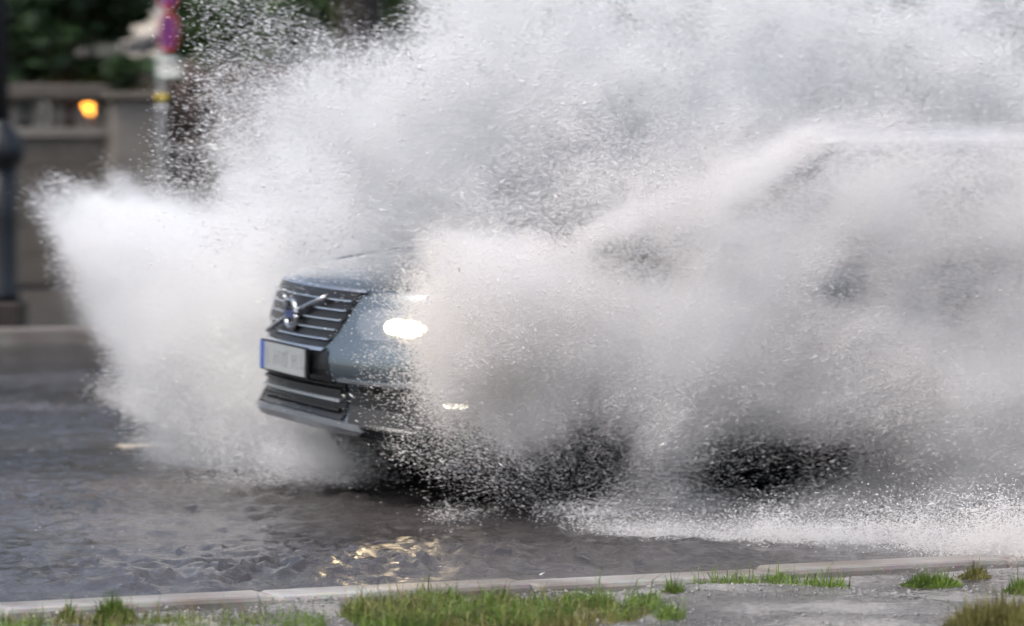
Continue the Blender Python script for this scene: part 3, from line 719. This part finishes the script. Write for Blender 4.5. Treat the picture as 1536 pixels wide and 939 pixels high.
for sg in (1, -1):
    # pillars, rail, sill strip, mirror, handles
    bm = bmesh.new()
    tube(bm, [(-1.34+CARX, .79*sg, 1.14), (-1.62+CARX, .765*sg, 1.27), (-2.02+CARX, .705*sg, 1.43), (-2.40+CARX, .64*sg, 1.575)], .03, 8); bobj('windscreen_pillar', bm, CM['paint'], car, True)
    for xb in (-2.65, -3.55):
        bm = bmesh.new(); tube(bm, [(xb+CARX, .80*sg, 1.14), (xb-.02+CARX, .735*sg, 1.40), (xb-.05+CARX, .655*sg, 1.57)], .032, 8); bobj('door_pillar', bm, CM['black'], car, True)
    bm = bmesh.new(); tube(bm, [(-2.35+CARX, .60*sg, 1.625), (-2.6+CARX, .60*sg, 1.665), (-3.2+CARX, .60*sg, 1.68), (-3.9+CARX, .60*sg, 1.655), (-4.1+CARX, .60*sg, 1.61)], .016, 8); bobj('roof_rail', bm, CM['chrome'], car, True)
    bm = bmesh.new(); tube(bm, [(-2.1+CARX, .818*sg, 1.155), (-2.5+CARX, .818*sg, 1.165), (-3.6+CARX, .80*sg, 1.185), (-4.2+CARX, .74*sg, 1.19)], .011, 8); bobj('window_sill_strip', bm, CM['chrome'], car, True)
    bm = bmesh.new(); bmesh.ops.create_uvsphere(bm, u_segments=16, v_segments=10, radius=1)
    for v in bm.verts: v.co = Vector((v.co.x*.09 - 1.72 + CARX, (v.co.y*.12 + .99)*sg, v.co.z*.075 + 1.20))
    mr = bobj('wing_mirror', bm, CM['paint'], car, True)
    bm = bmesh.new(); tube(bm, [(-1.70+CARX, .79*sg, 1.15), (-1.71+CARX, .92*sg, 1.17)], .022, 8); bobj('mirror_arm', bm, CM['black'], mr, True)
    for xb in (-2.45, -3.35):
        bm = bmesh.new(); tube(bm, [(xb+CARX, .945*sg, .935), (xb-.09+CARX, .965*sg, .94), (xb-.19+CARX, .945*sg, .935)], .014, 8); bobj('door_handle', bm, CM['paint'], car, True)
    bm = bmesh.new(); box(bm, -3.24+CARX, -1.40+CARX, (.90*sg if sg > 0 else -.968), (.968 if sg > 0 else -.90), .175, .60); bevel(bobj('side_cladding', bm, CM['black'], car), .02, 3)
    patchz = None
    bm = bmesh.new(); box(bm, -4.50+CARX, -4.36+CARX, (.72*sg if sg > 0 else -.86), (.86 if sg > 0 else -.72), .85, 1.12); bevel(bobj('tail_lamp', bm, CM['redl'], car), .03, 3)
    for wx in (-.93, -3.70):
        bm = bmesh.new()                            # arch liner and flare, proud of the side
        n_s = 24
        for r0, r1, y0, y1 in ((.0, .40, .60, .955),):
            ring = [[bm.verts.new((wx+CARX+r1*math.cos(math.pi*k/n_s), y*sg, .40+r1*math.sin(math.pi*k/n_s))) for k in range(n_s+1)] for y in (y0, y1)]
            lo = [[bm.verts.new((wx+CARX+r1*c_, y*sg, .36)) for c_ in (1, -1)] for y in (y0, y1)]
            for k in range(n_s): bm.faces.new((ring[0][k], ring[0][k+1], ring[1][k+1], ring[1][k]))
            bm.faces.new(ring[1] + [lo[1][1], lo[1][0]]); bm.faces.new((ring[0] + [lo[0][1], lo[0][0]])[::-1])
            bm.faces.new((ring[0][0], ring[1][0], lo[1][0], lo[0][0])); bm.faces.new((ring[0][-1], lo[0][1], lo[1][1], ring[1][-1])); bm.faces.new((lo[0][0], lo[1][0], lo[1][1], lo[0][1]))
        bobj('wheel_arch', bm, CM['black'], car)
        we = empty('wheel', (wx+CARX, .86*sg, .36)); we.parent = car
        wr_ = Matrix.Rotation(R(90), 4, 'X')
        bm = bmesh.new()
        prof_ = [(.24, -.11), (.33, -.115), (.355, -.09), (.36, 0), (.355, .09), (.33, .115), (.24, .11)]
        lathe(bm, prof_, 40); 
        for v in bm.verts: v.co = wr_ @ v.co
        bobj('tyre', bm, CM['tyre'], we, True)
        bm = bmesh.new(); yo = .118*sg
        for k in range(10):
            a = 2*math.pi*k/10
            tube(bm, [(.05*math.cos(a), yo, .05*math.sin(a)), (.235*math.cos(a+.1), yo, .235*math.sin(a+.1))], [.022, .014], 6)
        rp_ = [(.236*math.cos(2*math.pi*k/40), yo, .236*math.sin(2*math.pi*k/40)) for k in range(41)]; tube(bm, rp_, .012, 8)
        rp_ = [(.03*math.cos(2*math.pi*k/16), yo, .03*math.sin(2*math.pi*k/16)) for k in range(17)]; tube(bm, rp_, .03, 8)
        bobj('rim', bm, CM['rim'], we, True)

# ------------------------------------------------------------------ water spray
def vn3(p, seed):
    g = np.random.default_rng(seed).random((64, 64, 64)).astype(np.float32)
    i = np.floor(p).astype(np.int64); f = (p - i).astype(np.float32); f = f*f*(3-2*f); i &= 63; j = (i+1) & 63
    x0, y0, z0 = i.T; x1, y1, z1 = j.T; fx, fy, fz = f.T
    c00 = g[x0, y0, z0]*(1-fx)+g[x1, y0, z0]*fx; c10 = g[x0, y1, z0]*(1-fx)+g[x1, y1, z0]*fx
    c01 = g[x0, y0, z1]*(1-fx)+g[x1, y0, z1]*fx; c11 = g[x0, y1, z1]*(1-fx)+g[x1, y1, z1]*fx
    return (c00*(1-fy)+c10*fy)*(1-fz)+(c01*(1-fy)+c11*fy)*fz
def fbm(p, seed, octv=4, gain=.55):
    s, a, t = 0, 1, 0
    for k in range(octv): s = s + a*vn3(p*2**k + 17.3*k, seed+k); t += a; a *= gain
    return s/t
def sst(a, b, x):
    t = np.clip((x-a)/(b-a), 0, 1); return t*t*(3-2*t)
def blob(x, y, cx, cy, rx, ry, ang=0, p=1.0):
    c_, s_ = math.cos(R(ang)), math.sin(R(ang)); dx, dy = x-cx, y-cy
    u, v = (dx*c_+dy*s_)/rx, (-dx*s_+dy*c_)/ry
    return np.exp(-(u*u+v*v)**p)
def polar(x, y, ox, oy):
    return np.hypot(x-ox, y-oy), np.degrees(np.arctan2(oy-y, ox-x))       # angle 0 = towards the left, 90 = up, 180 = to the right

# each sheet of spray: metres in its own plane are written here in units of the photograph's scale at that distance
def fanA(x, y):
    r, th = polar(x, y, 580, 725)
    r = r*(1 + .30*(fbm(np.stack([th/4.5, r/900, r*0], 1), 301, 3) - .5))
    Rm = np.interp(th, [-5, 2, 9, 18, 25, 32, 38, 45, 55, 65, 75, 90, 120, 180], [320, 345, 350, 400, 440, 540, 640, 590, 475, 485, 540, 560, 500, 480])
    soft = np.interp(th, [0, 38, 50, 70, 90], [100, 130, 140, 250, 290])
    d = 1 - sst(0, 1, (r - (Rm - soft))/(soft*1.55))
    d = d * (3.6 + 3.5*blob(x, y, 225, 410, 150, 110, 30) + 2.0*blob(x, y, 330, 560, 90, 90) + 1.5*blob(x, y, 470, 330, 150, 70))
    ground = 1 - sst(685, 730, y + (x-400)*-.06)
    right = 1 - sst(600, 740, x)
    under = 1 - .8*sst(430, 570, x)*sst(630, 680, y)
    return d*ground*right*under
def fanB(x, y):
    edge = np.where(y > 150, 470 + (y-150)*.85, 470 + (150-y)*.95)        # the bright ridge running down to the right
    ins = sst(-110, 110, x - edge)
    d = ins*(1.5 + 1.4*sst(40, 300, y)) + 1.5*blob(x, y, 545, 215, 95, 22, 50) + 1.0*blob(x, y, 600, 330, 90, 60, 40)
    d = d + .75*blob(x, y, 450, 280, 150, 110)*(1-ins) + .42*blob(x, y, 450, 110, 160, 150)*(1-ins)*sst(265, 340, x)
    d = d + .9*blob(x, y, 1150, 120, 420, 120) - .9*blob(x, y, 560, 0, 90, 70)
    d = d*(1 - .2*sst(1000, 1500, x)*(1-sst(30, 160, y)))
    d = d*(1 - .8*blob(x, y, 535, 25, 75, 105, 0, 1.3)) + 1.3*blob(x, y, 530, 205, 80, 13, 50)
    return np.clip(d, 0, 9)*(1 - sst(400, 480, y))
def fanC(x, y):
    d = 3.6*sst(565, 745, x + (y-500)*.02)*sst(300, 420, y + (x-600)*-.16)
    d = d + 1.0*blob(x, y, 760, 500, 170, 90) + 1.2*sst(1000, 1500, x)*sst(430, 560, y) + 1.2*blob(x, y, 720, 400, 140, 50)
    d = d*(1 - .62*blob(x, y, 600, 395, 90, 45, 10))
    up = 1.05*sst(720, 1000, x)*sst(140, 260, y)
    d = np.maximum(d, up) + 1.0*blob(x, y, 1180, 400, 260, 90, -30)
    d = d + 4.2*blob(x, y, 1115, 270, 110, 17, -33) + 3.6*blob(x, y, 960, 322, 80, 15, -24) + 1.3*sst(1180, 1260, x)*np.exp(-((y-208)/6)**2)  # pillar stripes: spray thickened to imitate bright sky reflected in the windscreen
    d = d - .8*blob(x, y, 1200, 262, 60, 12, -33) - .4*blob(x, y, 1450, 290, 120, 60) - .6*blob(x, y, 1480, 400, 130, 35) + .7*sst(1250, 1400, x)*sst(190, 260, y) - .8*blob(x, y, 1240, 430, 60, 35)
    gap1 = blob(x, y, 730, 735, 190, 95, 12, 2.2); gap2 = blob(x, y, 1145, 702, 180, 78, -7, 1.9); gap3 = blob(x, y, 880, 695, 90, 92, 0, 1.9)
    gap4 = .45*blob(x, y, 1360, 690, 120, 36, -14)
    d = d*(1 - .97*gap1)*(1 - .97*gap2)*(1 - .88*gap3)*(1-gap4)
    d = d*(1 - .97*sst(665, 555, x + (y-480)*-.12))
    foam = 3.6*sst(800, 900, x)*np.exp(-((y - (792 + (x-860)*.045))/(22 + .02*np.maximum(x-900, 0)))**2)
    bot = 1 - sst(800, 842, y - (x-860)*.055 + 6)
    low = 1 - sst(600, 700, y)*(1-sst(600, 680, x))
    return (np.clip(d, 0, 9)*low + foam)*bot
def fanE(x, y):                                                           # foaming water running out towards the kerb
    yb = 812 + (x-860)*.055; hgt = 26 + .075*np.maximum(x-900, 0)
    u = (yb - y)/hgt
    d = sst(820, 960, x)*np.where(u > 0, np.exp(-u*u*1.2), np.exp(-(u*hgt/9)**2))
    return 2.7*d + .5*blob(x, y, 900, 770, 70, 18)
def fanG(x, y):                                                           # mist under the bumper
    return 1.15*blob(x, y, 465, 688, 120, 48)*(1 - sst(530, 640, x))*(1-sst(715, 735, y))
def fanD(x, y):                                                           # thin veil drifting across the near fender
    return .45*blob(x, y, 665, 560, 65, 100, -30) + .30*blob(x, y, 720, 680, 110, 45, 15) + .8*blob(x, y, 640, 465, 52, 60, 0)
def sample(fn, x0, x1, y0, y1, D, thick, r_mean, r_sig, origin, seed, k_od=1.0, streak=.9, contrast=1.5, slope=0., rmax=.009):
    g = np.random.default_rng(seed)
    st = 3.0; X, Y = np.meshgrid(np.arange(x0, x1, st), np.arange(y0, y1, st)); X = X.ravel(); Y = Y.ravel()
    T = fn(X, Y)*k_od
    r, th = polar(X, Y, *origin)
    z_ = np.zeros_like(r)
    n1 = fbm(np.stack([th/5.5, r/210, z_], 1), seed+1, 4); n2 = fbm(np.stack([X/55, Y/45, z_], 1), seed+9, 4)
    nn = streak*n1 + (1-streak)*n2
    wispy = np.clip((nn - .5)*2.6*contrast, -1, 2.2)
    T = T*np.exp(wispy*np.interp(T, [0, 1, 3, 5], [1.5, 1.25, .9, .6])) 
    cell = (st/F*D)**2
    m2 = math.pi*(r_mean**2)*math.exp(2*r_sig**2)
    lam = T*cell/m2; cnt = g.poisson(lam)
    idx = np.repeat(np.arange(len(X)), cnt); n = len(idx)
    px = X[idx] + g.uniform(-st/2, st/2, n); py = Y[idx] + g.uniform(-st/2, st/2, n)
    bil = fbm(np.stack([px/120, py/100, np.zeros(n)], 1), seed+21, 3) - .5
    Dm = D*(1 + slope*(px - origin[0])/F)
    dd = Dm + g.normal(0, thick, n) + bil*thick*3
    rr = np.clip(r_mean*np.exp(g.normal(0, r_sig, n)), .0007, rmax)
    # positions are laid out on the slanted middle plane of the sheet and only then pushed back or forward
    P = np.stack([(px-CX)/F*Dm, dd, H + (HY-py)/F*Dm], 1)
    return P, rr, px, py
def keep_above(P, rr):
    k = P[:, 2] > .004; return P[k], rr[k]
def spray_mat(name, col, tr=.35):
    q = NT(name); q.t.nodes.remove(q.b)
    d = q.n('ShaderNodeBsdfDiffuse'); t = q.n('ShaderNodeBsdfTranslucent'); m = q.n('ShaderNodeMixShader'); gl = q.n('ShaderNodeBsdfGlossy'); m2 = q.n('ShaderNodeMixShader')
    d.inputs[0].default_value = (*col, 1); t.inputs[0].default_value = (*col, 1); m.inputs[0].default_value = tr
    gl.inputs['Roughness'].default_value = .25; gl.inputs[0].default_value = (1, 1, 1, 1); m2.inputs[0].default_value = .03
    q.l(d.outputs[0], m.inputs[1]); q.l(t.outputs[0], m.inputs[2]); q.l(m.outputs[0], m2.inputs[1]); q.l(gl.outputs[0], m2.inputs[2]); q.l(m2.outputs[0], q.out.inputs[0])
    return q.m
MW, MD = spray_mat('white_water', (.975, .98, .985), .45), spray_mat('muddy_water', (.94, .922, .908), .45)
def cloud(name, P, rr, m, label):
    n = len(P); me = bpy.data.meshes.new(name); me.vertices.add(n); me.vertices.foreach_set('co', P.astype(np.float32).ravel())
    a = me.attributes.new('rad', 'FLOAT', 'POINT'); a.data.foreach_set('value', rr.astype(np.float32)); me.materials.append(m)
    o = bpy.data.objects.new(name, me); COL.objects.link(o)
    ng = bpy.data.node_groups.new(name + '_points', 'GeometryNodeTree')
    ng.interface.new_socket('Geometry', in_out='INPUT', socket_type='NodeSocketGeometry'); ng.interface.new_socket('Geometry', in_out='OUTPUT', socket_type='NodeSocketGeometry')
    i_, o_ = ng.nodes.new('NodeGroupInput'), ng.nodes.new('NodeGroupOutput')
    mp = ng.nodes.new('GeometryNodeMeshToPoints'); at_ = ng.nodes.new('GeometryNodeInputNamedAttribute'); at_.data_type = 'FLOAT'; at_.inputs['Name'].default_value = 'rad'
    sm = ng.nodes.new('GeometryNodeSetMaterial'); sm.inputs['Material'].default_value = m
    ng.links.new(i_.outputs[0], mp.inputs['Mesh']); ng.links.new(at_.outputs['Attribute'], mp.inputs['Radius']); ng.links.new(mp.outputs[0], sm.inputs[0]); ng.links.new(sm.outputs[0], o_.inputs[0])
    md = o.modifiers.new('points', 'NODES'); md.node_group = ng
    return tag(o, label, 'spray', kind='stuff')
OCT = np.array([(1,0,0),(-1,0,0),(0,1,0),(0,-1,0),(0,0,1),(0,0,-1)], float)
OF = np.array([(0,2,4),(2,1,4),(1,3,4),(3,0,4),(2,0,5),(1,2,5),(3,1,5),(0,3,5)], np.int32)
def drops(name, P, rr, px, py, origin, m, label, seed):
    """larger drops and torn threads of water, each a little drawn out along its flight"""
    g = np.random.default_rng(seed); n = len(P)
    dx, dz = px-origin[0], origin[1]-py; l_ = np.hypot(dx, dz)+1e-6
    t = np.stack([dx/l_, g.normal(0, .25, n), dz/l_], 1) + g.normal(0, .22, (n, 3)); t /= np.linalg.norm(t, axis=1)[:, None]
    u = np.cross(t, g.normal(size=(n, 3))); u /= np.linalg.norm(u, axis=1)[:, None]; v = np.cross(t, u)
    el = np.clip(np.exp(g.normal(.55, .5, n)), 1, 5)
    V = P[:, None, :] + rr[:, None, None]*(OCT[None, :, 0:1]*t[:, None, :]*el[:, None, None] + OCT[None, :, 1:2]*u[:, None, :] + OCT[None, :, 2:3]*v[:, None, :]*g.uniform(.6, 1.1, n)[:, None, None])
    Fi = (OF[None] + 6*np.arange(n, dtype=np.int32)[:, None, None]).reshape(-1)
    me = bpy.data.meshes.new(name); me.vertices.add(6*n); me.vertices.foreach_set('co', V.astype(np.float32).ravel())
    me.loops.add(len(Fi)); me.loops.foreach_set('vertex_index', Fi); me.polygons.add(8*n); me.polygons.foreach_set('loop_start', np.arange(0, 24*n, 3, dtype=np.int32)); me.update(); me.shade_smooth()
    me.materials.append(m); o = bpy.data.objects.new(name, me); COL.objects.link(o)
    return tag(o, label, 'spray', kind='stuff')
# sheet: function, box, distance, depth, origin, seed, streak, slope, material, [mist radius, share], [drop radius, share], labels
specs = [(fanA, (0, 820, 0, 740), 20.7, .28, (580, 725), 11, .75, 0, MW, (.0013, .65), (.0019, .10), 'white plume of water thrown forward from the far wheel, in front of the car'),
         (fanB, (230, 1780, -60, 490), 20.3, .30, (1750, 800), 31, .5, .35, MW, (.0015, .50), (.0020, .56), 'tall curtain of flying drops rising behind the car'),
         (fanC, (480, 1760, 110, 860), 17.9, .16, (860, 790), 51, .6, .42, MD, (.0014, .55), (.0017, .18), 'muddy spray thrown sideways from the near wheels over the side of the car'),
         (fanD, (500, 1200, 380, 790), 17.7, .12, (860, 790), 71, .7, .3, MD, (.0012, .6), (.0017, .28), 'thin veil of drops over the near front corner of the car')]
specs.append((fanE, (800, 1760, 640, 880), 17.2, .13, (860, 790), 91, .5, -.5, MD, (.0013, .7), (.0017, .16), 'low foaming wash running from the wheels towards the near kerb'))
specs.append((fanG, (120, 760, 540, 745), 18.7, .1, (580, 725), 95, .5, 0, MW, (.0012, .6), (.0015, .1), 'thin white mist drifting under the front bumper'))
tot = []
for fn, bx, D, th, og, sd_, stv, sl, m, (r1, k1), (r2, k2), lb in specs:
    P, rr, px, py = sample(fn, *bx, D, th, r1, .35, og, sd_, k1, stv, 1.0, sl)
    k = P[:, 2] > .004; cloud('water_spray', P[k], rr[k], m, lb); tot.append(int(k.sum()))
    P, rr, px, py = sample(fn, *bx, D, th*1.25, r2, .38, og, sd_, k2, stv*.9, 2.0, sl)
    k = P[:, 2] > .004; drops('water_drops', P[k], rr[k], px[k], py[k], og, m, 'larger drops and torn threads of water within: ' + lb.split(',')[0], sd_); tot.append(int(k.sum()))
# the finest part of the same spray, a real mist: densities on a coarse grid, turned into a volume
vox = .075; GX = np.arange(-2.9, 3.3, vox); GY = np.arange(15.9, 22.2, vox); GZ = np.arange(0.0, 2.35, vox)
nx3, ny3, nz3 = len(GX), len(GY), len(GZ)
zz3, yy3, xx3 = np.meshgrid(GZ, GY, GX, indexing='ij'); xx3, yy3, zz3 = xx3.ravel(), yy3.ravel(), zz3.ravel()
dens = np.zeros(len(xx3))
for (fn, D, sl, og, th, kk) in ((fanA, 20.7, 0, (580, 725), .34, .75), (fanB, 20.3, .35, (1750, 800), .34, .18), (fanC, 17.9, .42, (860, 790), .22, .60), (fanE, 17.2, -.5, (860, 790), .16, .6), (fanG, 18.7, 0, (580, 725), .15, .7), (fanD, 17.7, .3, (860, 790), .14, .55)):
    Dl = np.full(len(xx3), D)
    for _ in range(3):
        qx = CX + xx3/Dl*F; Dl = D*(1 + sl*(qx - og[0])/F)
    qy = HY - (zz3-H)/Dl*F
    bil = (fbm(np.stack([qx/120, qy/100, np.zeros(len(qx))], 1), 77, 3) - .5)*th*2
    T = np.clip(fn(qx, qy), 0, 9); T = T*np.exp((fbm(np.stack([qx/90, qy/70, yy3*1.5], 1), 88, 3)-.5)*3.0)
    T = T*sst(.25, 1.6, T)
    dens += kk*T*np.exp(-.5*((yy3-Dl-bil)/th)**2)/(th*2.507)
me = bpy.data.meshes.new('spray_mist'); me.vertices.add(len(xx3)); me.vertices.foreach_set('co', np.stack([xx3, yy3, zz3], 1).astype(np.float32).ravel())
a = me.attributes.new('dens', 'FLOAT', 'POINT'); a.data.foreach_set('value', dens.astype(np.float32))
vm = bpy.data.materials.new('fine_mist'); vm.use_nodes = True; t_ = vm.node_tree; t_.nodes.clear()
pv = t_.nodes.new('ShaderNodeVolumePrincipled'); pv.inputs['Color'].default_value = (.982, .987, .992, 1); pv.inputs['Density'].default_value = 1.0; pv.inputs['Anisotropy'].default_value = .3
ou = t_.nodes.new('ShaderNodeOutputMaterial'); t_.links.new(pv.outputs[0], ou.inputs['Volume']); me.materials.append(vm)
mo = bpy.data.objects.new('spray_mist', me); COL.objects.link(mo)
ng = bpy.data.node_groups.new('mist_grid', 'GeometryNodeTree')
ng.interface.new_socket('Geometry', in_out='INPUT', socket_type='NodeSocketGeometry'); ng.interface.new_socket('Geometry', in_out='OUTPUT', socket_type='NodeSocketGeometry')
N_ = ng.nodes.new; Lk = ng.links.new
gi, go = N_('NodeGroupInput'), N_('NodeGroupOutput'); pos = N_('GeometryNodeInputPosition'); sx = N_('ShaderNodeSeparateXYZ'); Lk(pos.outputs[0], sx.inputs[0])
def mth(op, a, b=None, c=None):
    m_ = N_('ShaderNodeMath'); m_.operation = op
    for k, v in enumerate((a, b, c)):
        if v is None: continue
        if isinstance(v, (int, float)): m_.inputs[k].default_value = v
        else: Lk(v, m_.inputs[k])
    return m_.outputs[0]
ix = mth('ROUND', mth('DIVIDE', mth('SUBTRACT', sx.outputs[0], float(GX[0])), vox)); iy = mth('ROUND', mth('DIVIDE', mth('SUBTRACT', sx.outputs[1], float(GY[0])), vox)); iz = mth('ROUND', mth('DIVIDE', mth('SUBTRACT', sx.outputs[2], float(GZ[0])), vox))
row = mth('MULTIPLY_ADD', iz, float(ny3), iy); lo_i = N_('FunctionNodeFloatToInt'); hi_i = N_('FunctionNodeFloatToInt'); Lk(row, hi_i.inputs[0]); Lk(ix, lo_i.inputs[0])
mi = N_('FunctionNodeIntegerMath'); mi.operation = 'MULTIPLY_ADD'; Lk(hi_i.outputs[0], mi.inputs[0]); mi.inputs[1].default_value = nx3; Lk(lo_i.outputs[0], mi.inputs[2])
si_ = N_('GeometryNodeSampleIndex'); si_.data_type = 'FLOAT'; si_.domain = 'POINT'; si_.clamp = True
na = N_('GeometryNodeInputNamedAttribute'); na.data_type = 'FLOAT'; na.inputs['Name'].default_value = 'dens'
Lk(gi.outputs[0], si_.inputs['Geometry']); Lk(na.outputs['Attribute'], si_.inputs['Value']); Lk(mi.outputs[0], si_.inputs['Index'])
vc = N_('GeometryNodeVolumeCube'); Lk(si_.outputs[0], vc.inputs['Density'])
vc.inputs['Min'].default_value = (GX[0], GY[0], GZ[0]); vc.inputs['Max'].default_value = (GX[-1], GY[-1], GZ[-1])
vc.inputs['Resolution X'].default_value = nx3; vc.inputs['Resolution Y'].default_value = ny3; vc.inputs['Resolution Z'].default_value = nz3
sm = N_('GeometryNodeSetMaterial'); sm.inputs['Material'].default_value = vm; Lk(vc.outputs[0], sm.inputs[0]); Lk(sm.outputs[0], go.inputs[0])
md = mo.modifiers.new('mist', 'NODES'); md.node_group = ng
tag(mo, 'milky fine mist filling the spray around the car', 'mist', kind='stuff')
# rain and falling drops striking the flooded road
g = np.random.default_rng(99); P = []
for _ in range(700):
    s_, n_ = g.uniform(-4.5, 3.0), g.uniform(.1, 11)
    q = rc(s_, n_, .02); k = g.integers(1, 7)
    for _ in range(k): P.append((q.x + g.normal(0, .02), q.y + g.normal(0, .02), .015 + abs(g.normal(0, .012))))
P = np.array(P); rr = np.full(len(P), .0016)*np.exp(g.normal(0, .35, len(P)))
drops('rain_splashes', P, rr, P[:, 0]*300, -P[:, 2]*300, (0, 0), MW, 'small splashes of rain on the flooded road left of the car', 5)
